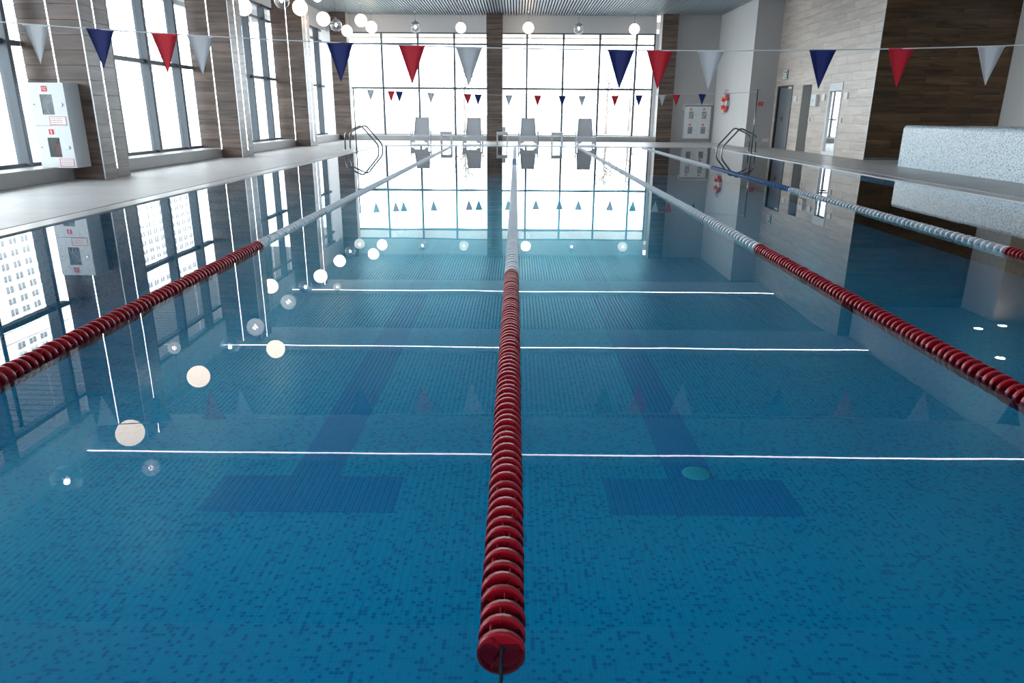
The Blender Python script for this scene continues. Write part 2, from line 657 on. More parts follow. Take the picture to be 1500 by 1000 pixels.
def far_column(x0, x1, yn, yb, label):
    c = struct('column', label, ((x0 + x1) / 2, yn, 0))
    w = x1 - x0
    zt = HC - 0.005
    box(-w / 2 + 0.013, w / 2 - 0.013, 0.013, yb - yn, DECK, zt).build('core', 'plaster_light', c)
    k = round(w, 3)
    if k not in T_FAR:
        T_FAR[k] = tile_mesh('tile_far', w, ROW, 'Y', 'plank_brown')
    for r in range(NROWS):
        zc = DECK + 0.1 + r * ROW
        if zc + 0.1 > zt + 0.1:
            break
        link('tile', T_FAR[k], c, (0, 0.013, min(zc, zt - 0.1)))
    return c


far_column(-6.74, XL, D4, YW - 0.2, 'brown planked pillar in the corner of the two window walls')
far_column(-1.11, -0.52, D4, YW - 0.06, 'brown planked pillar in the middle of the far window')
far_column(5.19, 5.755, D4, YW - 0.06, 'brown planked pillar beside the grey wall at the far end')

# ------------------------------------------------------------------ left window wall
wl = MB()
wl.box(-7.6, XWIN - 0.14, -4, YW + 0.3, 3.80, HC + 0.5)     # header
wl.box(XWIN - 0.14, XWIN + 0.12, -4, D4 + 0.6, 3.80, HC + 0.5)
wl.box(-7.6, XWIN - 0.14, -4, YW + 0.3, -0.25, SILL - 0.02)
wl.box(-7.6, -6.9, -4.2, -0.4, -0.25, HC + 0.5)
struct('wall_left', 'pale header band and parapet of the left window wall', mesh=wl.mesh('wall_left', 'plaster_light'))


def glazing_left(n, y0, y1, posts):
    w = struct('window_%d' % n, 'tall side window with dark posts between pillars')
    f = MB()
    for z0, z1 in ((SILL, SILL + 0.05), (1.86, 1.93), (3.40, 3.46), (3.74, 3.80)):
        f.box(XWIN - 0.05, XWIN + 0.06, y0, y1, z0, z1)
    f.build('frame', 'frame_metal', w)
    ys = [y0] + posts + [y1]
    for yp in posts:
        MB().rbox(XWIN - 0.06, XWIN + 0.12, yp, yp + 0.08, SILL + 0.02, 3.79, 0.006).build('post', 'frame_metal', w)
    for a, b in zip(ys[:-1], ys[1:]):
        for z0, z1 in ((SILL + 0.05, 1.86), (1.93, 3.40), (3.46, 3.74)):
            box(XWIN - 0.004, XWIN + 0.004, a + 0.08, b, z0, z1).build('pane', 'window_glass', w)
    s = MB().rbox(XWIN + 0.06, -6.60, y0, y1, DECK, SILL, 0.01)
    s.build('window_sill', 'sill_stone', w)
    return w


for i in range(-1, 4):
    ys = D1 + (i - 1) * BAY + 0.735
    ye = D1 + i * BAY
    glazing_left(i + 2, ys, ye, [ys + 1.55, ys + 2.85, ys + 4.15] if i != 0 else [ys + 1.5, ys + 3.0, ys + 4.5])

# ------------------------------------------------------------------ far window wall
wf = MB()
wf.box(-7.4, 5.1, YW - 0.05, YW + 0.25, 3.815, HC + 0.5)
wf.box(-7.4, -6.28, YW - 0.05, YW + 0.25, DECK, 3.815)
wf.box(5.09, 5.3, YW - 0.05, YW + 0.25, DECK, 3.815)
wf.box(-7.4, 5.3, YW + 0.1, YW + 0.25, -0.25, 0.17)
struct('wall_far', 'pale header band over the far window', mesh=wf.mesh('wall_far', 'plaster_light'))
w0 = struct('window_9', 'wide far window wall of clear panes in a thin dark grid')
zs = [(0.17, 0.23), (1.845, 1.915), (3.39, 3.455), (3.77, 3.83)]
f = MB()
for z0, z1 in zs:
    f.box(-6.28, 5.09, YW - 0.03, YW + 0.04, z0, z1)
f.build('frame', 'frame_metal', w0)
xs = [-6.28] + [-5.03 + 1.345 * k for k in range(8)] + [5.06]
for x in xs:
    MB().rbox(x - 0.02, x + 0.052, YW - 0.045, YW + 0.05, 0.2, 3.81, 0.004).build('mullion', 'frame_metal', w0)
for a, b in zip(xs[:-1], xs[1:]):
    for (_, z0), (z1, _) in zip(zs[:-1], zs[1:]):
        box(a + 0.052, b - 0.02, YW - 0.004, YW + 0.004, z0, z1).build('pane', 'window_glass', w0)
for a, b in ((-6.14, -1.11), (-0.52, 5.19)):
    MB().rbox(a, b, D4 + 0.12, YW - 0.046, DECK, 0.2, 0.008).build('window_sill', 'sill_stone', w0)

# ------------------------------------------------------------------ right side walls
YG, DG, DD = 27.965, 23.845, 17.30
XRW, XRD, XRE = 7.335, 8.141, 11.14
HS = 3.53
wr = MB()
wr.box(5.3, XRW, YG, YG + 0.5, DECK, HC)
struct('wall_back_right', 'grey painted end wall beside the far window', mesh=wr.mesh('wall_back_right', 'plaster_grey'))
wr = MB()
wr.box(XRW, XRW + 0.5, DG + 0.004, YG + 0.5, DECK, HC)
struct('wall_right_light', 'pale painted side wall with a lifebuoy', mesh=wr.mesh('wall_right_light', 'plaster_light'))
wr = MB()
wr.box(XRW + 0.004, XRD + 0.6, DG, DG + 0.5, DECK, HC)
struct('wall_right_grey', 'grey painted return wall with a red alarm button', mesh=wr.mesh('wall_right_grey', 'plaster_grey'))

# openings in the pale planked wall: (y0, y1, top)
OPEN = [(22.33, 23.62, 1.86), (20.92, 21.60, 1.83), (18.93, 19.72, 1.81)]
ww = struct('wall_right_wood', 'pale wood-look planked wall with three doorways')
core = MB()
edges = [DD + 0.03] + sorted(v for o in OPEN for v in o[:2]) + [DG]
for a, b in zip(edges[0::2], edges[1::2]):
    core.box(XRD + 0.014, XRD + 0.4, a, b, DECK, HC)
for a, b, t in OPEN:
    core.box(XRD + 0.014, XRD + 0.4, a, b, t, HC)
core.box(XRD + 0.4, XRD + 0.5, DD + 0.03, DG, DECK, HC)
core.build('core', 'plaster_light', ww)
PM = {}


def plank(parent, name, mat, axis, u0, u1, z0, z1, face):
    key = (mat, round(u1 - u0, 3), round(z1 - z0, 3))
    if key not in PM:
        PM[key] = tile_mesh('plank_' + mat, u1 - u0, z1 - z0, axis, mat)
    uc, zc = (u0 + u1) / 2, (z0 + z1) / 2
    if axis == 'Y':
        return link(name, PM[key], parent, (uc, face, zc))
    o = link(name, PM[key], parent, (face, uc, zc))
    o.rotation_euler.z = math.pi
    return o


PL = 1.2
for r in range(22):
    z0, z1 = DECK + r * ROW, min(DECK + (r + 1) * ROW, HC - 0.005)
    if z1 - z0 < 0.03:
        continue
    segs = []
    y = DD - (r % 3) * PL / 3
    while y < DG:
        segs.append((max(y, DD), min(y + PL, DG)))
        y += PL
    for a, b in segs:
        parts = [(a, b)]
        for oy0, oy1, t in OPEN:
            if z0 < t - 0.05:
                nxt = []
                for p, q in parts:
                    if q <= oy0 or p >= oy1:
                        nxt.append((p, q))
                    else:
                        if p < oy0:
                            nxt.append((p, oy0))
                        if q > oy1:
                            nxt.append((oy1, q))
                parts = nxt
        for p, q in parts:
            if q - p > 0.03:
                plank(ww, 'plank', 'plank_pale', 'X', p, q, z0, z1, XRD + 0.014)
box(XRD - 0.006, XRD + 0.012, DD - 0.004, DD + 0.006, DECK, HC).build('corner_trim', 'trim_metal', ww)

wd = struct('wall_right_dark', 'dark brown wood-look planked wall behind the mosaic basin')
box(XRD + 0.006, XRE + 0.1, DD + 0.014, DD + 0.4, DECK, H).build('core', 'ceiling_void', wd)
for r in range(22):
    z0, z1 = DECK + 0.06 + r * ROW, min(DECK + 0.06 + (r + 1) * ROW, H)
    if z1 - z0 < 0.03:
        continue
    x = XRD - (r % 2) * 0.58
    while x < XRE:
        a, b = max(x, XRD + 0.006), min(x + 1.16, XRE)
        if z0 > HS and a > 9.2:
            x += 1.16
            continue
        if b - a > 0.03:
            plank(wd, 'plank', 'plank_dark', 'Y', a, b, z0, z1, DD + 0.014)
        x += 1.16
box(XRD + 0.006, XRE, DD - 0.004, DD + 0.012, DECK, DECK + 0.06).build('plinth', 'steel_dark', wd)

wb = MB().box(XRE, 14.3, 16.05, DD + 0.4, DECK, HS + 0.3)
struct('wall_right_pier', 'pale grey pier at the end of the dark wall', mesh=wb.mesh('wall_right_pier', 'plaster_light'))
wb = MB().box(XRE + 0.004, 14.0, 16.04, 16.05, DECK, HS)
struct('wall_right_beige', 'warm beige wall lit by the downlights', mesh=wb.mesh('wall_right_beige', 'plaster_beige'))
wb = MB().box(14.0, 14.3, -4.2, 16.05, DECK, HS + 0.6)
struct('wall_right', 'pale side wall beyond the mosaic basin', mesh=wb.mesh('wall_right', 'plaster_light'))
wb = MB()
wb.box(-7.6, 14.3, -4.3, -4.0, DECK - 0.2, 1.5)
wb.box(-7.6, 14.3, -4.3, -4.0, 3.7, HC + 0.5)
wb.box(-7.6, -2.4, -4.3, -4.0, 1.5, 3.7)
wb.box(2.4, 14.3, -4.3, -4.0, 1.5, 3.7)
struct('wall_near', 'pale wall at the near end of the hall', mesh=wb.mesh('wall_near', 'plaster_light'))
wn_ = struct('window_10', 'wide window added to the unseen near end wall for fill light')  # added opening behind the camera, lets in sky light onto surfaces facing it
nx = [-2.4 + 4.8 * k / 4 for k in range(5)]
f = MB()
for z0, z1 in ((1.5, 1.56), (2.5, 2.56), (3.64, 3.7)):
    f.box(-2.4, 2.4, -4.2, -4.1, z0, z1)
f.build('frame', 'frame_metal', wn_)
for x in nx:
    box(x - 0.03, x + 0.03, -4.21, -4.09, 1.5, 3.7).build('mullion', 'frame_metal', wn_)
for xa, xb in zip(nx[:-1], nx[1:]):
    for z0, z1 in ((1.56, 2.5), (2.56, 3.64)):
        box(xa + 0.03, xb - 0.03, -4.154, -4.146, z0, z1).build('pane', 'window_glass', wn_)

# ------------------------------------------------------------------ ceiling
XC1 = 8.47
cl = MB()
cl.box(-7.6, XC1 + 0.3, -4.3, YW + 0.3, HC + 0.06, HC + 0.3)
ceil = struct('ceiling', 'grey slatted metal ceiling crossed by painted beams', mesh=cl.mesh('ceiling', 'ceiling_void'))
beam_y = [(D1 - 0.37 + k * BAY, D1 + 1.2 + k * BAY) for k in range(-2, 3)]
for a, b in beam_y:
    x1 = XRD if a > 20 else XC1
    bo = box(-7.2, x1, a, b, H, HC + 0.06).build('beam', 'beam_paint', ceil)
    box(-7.25 if a < 20 else -7.2, x1 - 0.06, a + 0.02, a + 0.045, H - 0.012, H).build('led_strip', 'led_light', bo)
bays = [(-4.0, beam_y[0][0])] + [(beam_y[i][1], beam_y[i + 1][0]) for i in range(4)] + [(beam_y[4][1], YW - 0.05)]
for a, b in bays:
    m = MB()
    x = -6.95
    x1 = XRD if a > 17 else XC1 - 0.03
    while x < x1:
        m.box(x, x + 0.052, a + 0.004, b - 0.004, HC, HC + 0.035)
        x += 0.095
    tag(m.build('ceiling_slats', 'slat_metal', ceil), kind='stuff')
    box(-7.0, -6.955, a, b, HC - 0.01, HC + 0.06).build('edge_profile', 'beam_paint', ceil)
fa = MB().box(XC1, XC1 + 0.2, -4.0, DD - 0.002, HS, HC + 0.06)
struct('trim_1', 'pale vertical fascia between the two ceiling levels', mesh=fa.mesh('fascia', 'beam_paint'))
sc_ = MB().box(XC1 + 0.2, 14.0, -4.0, DD, HS + 0.06, HS + 0.3)
sceil = struct('ceiling_side', 'lower slatted ceiling with round downlights over the mosaic basin', mesh=sc_.mesh('ceiling_side', 'ceiling_void'))
m = MB()
y = -3.9
while y < DD - 0.1:
    m.box(XC1 + 0.2, 13.98, y, y + 0.052, HS + 0.0, HS + 0.035)
    y += 0.095
tag(m.build('ceiling_slats', 'slat_metal', sceil), kind='stuff')
for x, y, lab in ((10.38, 15.36, 'round recessed downlight in the side ceiling near the dark planked wall'),
                  (11.09, 15.63, 'round recessed downlight in the side ceiling in front of the pale pier'),
                  (9.59, 13.37, 'round recessed downlight in the side ceiling over the mosaic basin, apart from the other two')):
    t = thing('downlight', lab, 'downlight', (x, y, HS - 0.004), group='side ceiling downlights')
    MB().lathe([(0.085, 0.0), (0.105, -0.006), (0.115, 0.003)], 24).build('trim_ring', 'white_plastic', t)
    MB().lathe([(0.0, -0.001), (0.085, -0.001)], 24).build('lens', 'downlight', t)

# ------------------------------------------------------------------ doors and fittings on the right
d = struct('door_1', 'grey steel door with a dark frame', (XRD, 22.33, 0))
MB().rbox(0.03, 0.08, 0.07, 1.16, DECK + 0.005, 1.80, 0.004).build('leaf', 'door_grey', d)
fm = MB()
fm.box(-0.008, 0.1, 0.0, 0.06, DECK, 1.855)
fm.box(-0.008, 0.1, 1.17, 1.285, DECK, 1.855)
fm.box(-0.008, 0.1, 0.06, 1.17, 1.805, 1.855)
fm.build('door_frame', 'black_rubber', d)
MB().rbox(0.0, 0.03, 0.16, 0.8, 1.72, 1.76, 0.004).build('door_closer', 'chrome', d)
MB().rbox(-0.02, 0.03, 0.1, 0.34, 1.755, 1.81, 0.006).build('closer_body', 'white_plastic', d)
hd = MB()
hd.tube([(0.03, 0.72, 0.92), (-0.03, 0.72, 0.92), (-0.03, 0.60, 0.92)], 0.012, 8)
hd.rbox(0.018, 0.03, 0.70, 0.74, 0.82, 0.96, 0.003)
hd.build('handle', 'black_rubber', d)
d = struct('door_2', 'recessed olive grey door leaf in a narrow doorway', (XRD, 20.92, 0))
MB().rbox(0.27, 0.32, 0.01, 0.67, DECK + 0.004, 1.81, 0.004).build('leaf', 'panel_olive', d)
box(0.0, 0.27, 0.655, 0.678, DECK, 1.825).build('jamb', 'sill_stone', d)
MB().tube([(0.27, 0.12, 0.9), (0.22, 0.12, 0.9), (0.22, 0.22, 0.9)], 0.011, 8).build('handle', 'chrome', d)
d = struct('door_3', 'white framed mirrored door reflecting the far window', (XRD, 18.93, 0))
fm = MB()
fm.box(-0.01, 0.1, 0.0, 0.06, DECK, 1.805)
fm.box(-0.01, 0.1, 0.73, 0.788, DECK, 1.805)
fm.box(-0.01, 0.1, 0.06, 0.73, 1.60, 1.805)
fm.box(-0.01, 0.1, 0.06, 0.73, DECK, 0.10)
fm.build('door_frame', 'sign_white', d)
box(0.03, 0.04, 0.06, 0.73, 0.10, 1.60).build('pane', 'mirror', d)
MB().rbox(-0.018, 0.0, 0.08, 0.70, 1.575, 1.60, 0.003).build('door_closer', 'black_rubber', d)
MB().rbox(-0.02, 0.035, 0.30, 0.52, 0.885, 0.915, 0.003).build('handle', 'black_rubber', d)


def wall_plate(name, label, cat, y, z, w, h, t=0.025, mat='white_plastic', x=XRD):
    o = thing(name, label, cat, (x, y, z))
    MB().rbox(-t, 0.0, -w / 2, w / 2, -h / 2, h / 2, 0.004).build('housing', mat, o)
    MB().rbox(-t - 0.004, -t + 0.001, -w / 2 + 0.025, w / 2 - 0.025, -h / 2 + 0.025, h / 2 - 0.025, 0.002).build('cover', 'cabinet_white', o)
    return o


wall_plate('notice_plate', 'small square white plate between the steel door and the recessed doorway', 'plate', 22.02, 1.455, 0.24, 0.16)
wb_ = wall_plate('wall_box', 'taller white wall box beside the recessed doorway', 'box', 20.55, 1.39, 0.36, 0.30, 0.07)
MB().rbox(-0.082, -0.07, -0.02, 0.02, -0.03, 0.03, 0.002).build('latch', 'lock_grey', wb_)
wall_plate('notice_plate', 'small square white plate left of the mirrored door', 'plate', 20.02, 1.46, 0.22, 0.16)
wall_plate('notice_plate', 'small square white plate on the window-facing planks past the mirrored door', 'plate', 18.66, 1.47, 0.20, 0.16)
wall_plate('light_switch', 'small white switch beside the recessed doorway', 'switch', 20.80, 0.89, 0.09, 0.10)
wall_plate('light_switch', 'small white switch beside the mirrored door', 'switch', 18.78, 0.89, 0.09, 0.12)

ex = thing('exit_sign', 'small square exit sign with a running figure above the steel door', 'sign', (XRD, 23.02, 2.17))
MB().rbox(-0.03, 0, -0.15, 0.15, -0.13, 0.13, 0.004).build('housing', 'sign_dark', ex)
b_ = MB()
for a in ((-0.14, 0.14, 0.10, 0.12), (-0.14, 0.14, -0.12, -0.10), (-0.14, -0.12, -0.10, 0.10), (0.12, 0.14, -0.10, 0.10)):
    b_.box(-0.034, -0.03, *a)
b_.build('border', 'exit_glow', ex)
g_ = MB()
g_.tube([(-0.032, 0.0, 0.065), (-0.032, 0.001, 0.067)], 0.018, 8)
for a, b in (((0.0, 0.045), (0.02, -0.01)), ((0.02, -0.01), (-0.03, -0.03)), ((-0.03, -0.03), (-0.035, -0.08)), ((0.02, -0.01), (0.05, -0.04)),
             ((0.05, -0.04), (0.07, -0.08)), ((0.0, 0.04), (-0.045, 0.01)), ((0.0, 0.04), (0.05, 0.035))):
    g_.tube([(-0.033, *a), (-0.033, *b)], 0.010, 6)
g_.build('running_figure', 'exit_glow', ex)

al = thing('alarm_button', 'red fire alarm button on the grey return wall', 'alarm', (7.72, DG, 1.34))
MB().rbox(-0.075, 0.075, -0.045, 0, -0.065, 0.065, 0.008).build('housing', 'sign_red', al)
MB().rbox(-0.03, 0.03, -0.052, -0.044, -0.025, 0.025, 0.004).build('push_plate', 'lock_grey', al)
so = thing('wall_socket', 'double white wall socket low on the grey return wall', 'socket', (8.0, DG, 0.23))
for dx in (-0.05, 0.05):
    MB().rbox(dx - 0.038, dx + 0.038, -0.02, 0, -0.045, 0.045, 0.004).build('socket_plate', 'white_plastic', so)
    MB().tube([(dx, -0.022, 0), (dx, -0.019, 0)], 0.02, 10).build('socket_well', 'lock_grey', so)

# lifebuoy on the pale side wall
lb = thing('lifebuoy', 'orange and white lifebuoy hanging on the pale side wall', 'lifebuoy', (XRW - 0.075, 26.25, 1.38))
NS = 48
ring = [[], []]
for k in range(8):
    a0, a1 = math.pi / 8 + k * math.pi / 4, math.pi / 8 + (k + 1) * math.pi / 4
    wide = k % 2 == 0
    mid = (a0 + a1) / 2
    hw = (math.pi / 4 * 0.62) if wide else (math.pi / 4 * 0.38)
    pts = [(0, math.cos(mid - hw + 2 * hw * j / 8) * 0.25, math.sin(mid - hw + 2 * hw * j / 8) * 0.25) for j in range(9)]
    MB().tube(pts, 0.068 if not wide else 0.066, 10).build('white_band' if not wide else 'ring_segment', 'sign_white' if not wide else 'ring_orange', lb)
rp_ = [(-0.02 - 0.01 * math.sin(8 * t), math.cos(t) * (0.335 + 0.02 * math.cos(4 * t)), math.sin(t) * (0.335 + 0.02 * math.cos(4 * t))) for t in [2 * math.pi * j / 64 for j in range(64)]]
MB().tube(rp_, 0.009, 6, closed=True).build('grab_line', 'rope_blue', lb)
MB().tube([(0.074, 0.0, 0.44), (0.0, 0.0, 0.44), (-0.02, 0.0, 0.38), (-0.01, 0, 0.31)], 0.012, 6).build('hook', 'steel_dark', lb)

# ------------------------------------------------------------------ fire hose cabinets


def sign_square(parent, x, z, s, y, kind):
    o = box(x - s / 2, x + s / 2, y - 0.003, y + 0.001, z - s / 2, z + s / 2).build('red_sign', 'sign_red', parent)
    g = MB()
    k = s / 2
    if kind == 'hose':
        g.tube([(x - 0.25 * k + 0.38 * k * math.cos(t), y - 0.004, z + 0.1 * k + 0.38 * k * math.sin(t)) for t in [2 * math.pi * j / 14 for j in range(14)]], 0.1 * k, 5, closed=True)
        g.box(x + 0.15 * k, x + 0.75 * k, y - 0.005, y - 0.003, z - 0.55 * k, z - 0.35 * k)
        g.box(x + 0.15 * k, x + 0.3 * k, y - 0.005, y - 0.003, z - 0.5 * k, z + 0.2 * k)
        g.box(x + 0.35 * k, x + 0.75 * k, y - 0.005, y - 0.003, z + 0.3 * k, z + 0.5 * k)
    else:
        g.box(x - 0.22 * k, x + 0.22 * k, y - 0.005, y - 0.003, z - 0.7 * k, z + 0.35 * k)
        g.box(x - 0.1 * k, x + 0.1 * k, y - 0.005, y - 0.003, z + 0.35 * k, z + 0.65 * k)
        g.box(x - 0.45 * k, x + 0.1 * k, y - 0.005, y - 0.003, z + 0.45 * k, z + 0.65 * k)
    g.build('pictogram', 'sign_white', o)


def sticker(parent, x0, x1, z0, z1, y):
    o = box(x0, x1, y - 0.002, y + 0.001, z0, z1).build('sticker', 'sign_white', parent)
    b = MB()
    t = 0.006
    for a in ((x0, x1, z1 - t, z1), (x0, x1, z0, z0 + t), (x0, x0 + t, z0, z1), (x1 - t, x1, z0, z1)):
        b.box(a[0], a[1], y - 0.004, y - 0.002, a[2], a[3])
    b.build('sticker_border', 'sign_red', o)
    b = MB()
    h, w = z1 - z0, x1 - x0
    for r in range(3):
        xx = x0 + 0.1 * w
        zz = z1 - h * (0.26 + 0.22 * r)
        for k in range(5):
            ww_ = w * (0.10 + 0.05 * ((k * 7 + r * 3) % 3))
            if xx + ww_ > x1 - 0.08 * w:
                break
            b.box(xx, xx + ww_, y - 0.004, y - 0.002, zz - h * 0.04, zz + h * 0.04)
            xx += ww_ + 0.03 * w
    b.build('sticker_text', 'text_pink', o)


CX0, CX1, CZ0, CZ1 = -6.82, -6.315, 0.21, 1.365
CYF, CYB = 10.50, 10.855
cb = thing('fire_hose_cabinet', 'tall white fire hose cabinet fixed in front of the brown pillar', 'cabinet', ((CX0 + CX1) / 2, CYF, CZ0))
W2, CH, CD = (CX1 - CX0) / 2, CZ1 - CZ0, CYB - CYF
b = MB()
b.box(-W2, -W2 + 0.015, 0.01, CD, 0, CH)
b.box(W2 - 0.015, W2, 0.01, CD, 0, CH)
b.box(-W2 + 0.015, W2 - 0.015, 0.01, CD, 0, 0.015)
b.box(-W2 + 0.015, W2 - 0.015, 0.01, CD, CH - 0.015, CH)
b.box(-W2 + 0.015, W2 - 0.015, CD - 0.015, CD, 0.015, CH - 0.015)
b.box(-W2 + 0.015, W2 - 0.015, 0.02, CD - 0.015, 0.575, 0.59)
b.build('body', 'cabinet_white', cb)
box(-W2 + 0.02, W2 - 0.02, CD - 0.02, CD - 0.015, 0.02, CH - 0.02).build('back_panel', 'cabinet_inside', cb)


def cab_door(z0, z1, wx0, wx1, wz0, wz1, kind):
    d = MB()
    x0, x1 = -W2 + 0.002, W2 - 0.002
    for a in ((x0, wx0, z0, z1), (wx1, x1, z0, z1), (wx0, wx1, z0, wz0), (wx0, wx1, wz1, z1)):
        d.box(a[0], a[1], -0.008, 0.009, a[2], a[3])
    d = d.build('door', 'cabinet_white', cb)
    box(wx0, wx1, -0.002, 0.002, wz0, wz1).build('glass_pane', 'cabinet_glass', d)
    zc = (wz0 + wz1) / 2
    MB().tube([(W2 - 0.075, -0.02, zc), (W2 - 0.075, -0.007, zc)], 0.024, 14).build('lock', 'steel_dark', d)
    MB().tube([(-W2 + 0.055, -0.014, zc), (-W2 + 0.055, -0.007, zc)], 0.010, 8).build('hinge_cap', 'lock_grey', d)


ox = (CX0 + CX1) / 2
cab_door(0.586, CH - 0.003, -0.10, 0.07, 0.73, 1.0, 'hose')
cab_door(0.003, 0.580, -0.10, 0.07, 0.15, 0.42, 'ext')
sign_square(cb, -0.022, 1.075, 0.075, -0.009, 'hose')
sign_square(cb, -0.025, 0.498, 0.070, -0.009, 'ext')
sticker(cb, -0.02, 0.215, 0.592, 0.706, -0.009)
sticker(cb, 0.025, 0.225, 0.024, 0.127, -0.009)
hr = thing('hose_roll', 'rolled canvas fire hose seen through the upper cabinet pane', 'hose', (ox - 0.01, CYF + 0.12, CZ0 + 0.60))
b = MB()
for rr in (0.10, 0.135, 0.17):
    b.tube([(rr * math.cos(t), 0, 0.21 + rr * math.sin(t)) for t in [2 * math.pi * j / 28 for j in range(28)]], 0.017, 6, closed=True)
b.build('coil', 'hose_canvas', hr)
MB().tube([(0.0, 0.0, 0.21), (0.0, 0.09, 0.21), (0.0, 0.11, 0.21)], 0.045, 12).build('reel_hub', 'lock_grey', hr)
MB().tube([(-0.12, -0.03, 0.03), (-0.12, -0.03, 0.16), (-0.10, -0.05, 0.21)], [0.02, 0.014, 0.01], 8).build('nozzle', 'lock_grey', hr)
fe = thing('fire_extinguisher', 'red fire extinguisher seen through the lower cabinet pane', 'extinguisher', (ox - 0.06, CYF + 0.16, CZ0 + 0.017))
MB().lathe([(0, 0), (0.055, 0), (0.06, 0.01), (0.06, 0.27), (0.045, 0.31), (0.02, 0.33), (0, 0.33)], 20).build('cylinder', 'sign_red', fe)
MB().tube([(0, 0, 0.33), (0, 0, 0.37), (0.09, 0, 0.40)], 0.012, 8).build('lever', 'black_rubber', fe)
MB().tube([(0.0, 0, 0.36), (0.12, -0.02, 0.34), (0.10, -0.03, 0.2), (0.075, -0.03, 0.1)], 0.010, 6).build('discharge_hose', 'black_rubber', fe)

fc = thing('fire_cabinet', 'wide white fire cabinet with four small panes on the grey end wall', 'cabinet', (6.72, YG - 0.15, 0.145))
MB().rbox(-0.48, 0.48, 0, 0.15, 0, 1.14, 0.008).build('body', 'cabinet_white', fc)
for dx in (-0.24, 0.24):
    for z0, z1, wz in ((0.575, 1.135, 0.84), (0.005, 0.565, 0.30)):
        dd = MB().rbox(dx - 0.232, dx + 0.232, -0.014, -0.001, z0, z1, 0.003).build('door', 'cabinet_white', fc)
        box(dx - 0.085, dx + 0.085, -0.017, -0.013, wz - 0.125, wz + 0.125).build('glass_pane', 'cabinet_inside', dd)
        b = MB()
        b.tube([(dx - 0.04 + 0.05 * math.cos(t), -0.018, wz + 0.05 * math.sin(t)) for t in [2 * math.pi * j / 12 for j in range(12)]], 0.01, 5, closed=True)
        b.tube([(dx - 0.06, -0.019, wz - 0.11), (dx + 0.06, -0.019, wz + 0.09)], 0.012, 5)
        b.build('pane_contents', 'hose_canvas' if wz > 0.5 else 'lock_grey', dd)
        MB().tube([(dx + 0.17, -0.024, wz), (dx + 0.17, -0.013, wz)], 0.016, 8).build('lock', 'lock_grey', dd)
    sign_square(fc, dx - 0.02, 1.045, 0.075, -0.015, 'hose')
    sign_square(fc, dx - 0.02, 0.495, 0.075, -0.015, 'ext')
    sticker(fc, dx - 0.07, dx + 0.17, 0.61, 0.67, -0.015)
pp = MB().tube([(6.20, YG - 0.05, 1.16), (6.20, YG - 0.05, 1.30), (6.235, YG - 0.05, 1.345), (6.28, YG - 0.05, 1.36), (7.30, YG - 0.05, 1.36)], 0.026, 8)
tag(pp.build('water_pipe', 'white_plastic'), 'white water pipe bent over the wide fire cabinet', 'pipe')

# ------------------------------------------------------------------ mosaic basin wall on the right deck
tz = thing('mosaic_basin_wall', 'raised basin wall covered in pale blue speckled mosaic', 'basin', (7.90, 15.28, DECK))
prof = [(0, 0), (0, 0.74)] + [(0.07 - 0.07 * math.cos(a), 0.74 + 0.07 * math.sin(a)) for a in [math.pi / 8 * k for k in range(1, 5)]] + [(0.30, 0.81), (0.30, 0.0)]
pts2 = [(x, z) for x, z in prof]
m = MB()
n = len(pts2)
ysl = [0.0, -0.02, -0.06, -9.5]
sc2 = [(0.05, 0.93), (0.015, 0.98), (0.0, 1.0), (0.0, 1.0)]
b0 = len(m.v)
for yy, (ins, hs) in zip(ysl, sc2):
    for x, z in pts2:
        m.v.append((ins + x * (1 - ins), yy, z * hs))
for i in range(len(ysl) - 1):
    for k in range(n):
        k2 = (k + 1) % n
        m.face([b0 + i * n + k, b0 + i * n + k2, b0 + (i + 1) * n + k2, b0 + (i + 1) * n + k], 1 <= k <= 4)
m.face([b0 + k for k in range(n)][::-1])
m.face([b0 + (len(ysl) - 1) * n + k for k in range(n)])
m.build('front_wall', 'terrazzo_mosaic', tz)
MB().rbox(0.28, 3.2, -0.30, -0.02, 0, 0.80, 0.03).build('end_wall', 'terrazzo_mosaic', tz)
MB().rbox(2.9, 3.2, -9.5, -0.3, 0, 0.80, 0.03).build('rear_wall', 'terrazzo_mosaic', tz)
box(0.3, 2.9, -9.5, -0.3, 0.0, 0.35).build('inner_floor', 'terrazzo_mosaic', tz)

# ------------------------------------------------------------------ lane ropes
FR = 0.048
PITCH = {'red': 0.046, 'white': 0.085, 'blue': 0.085}


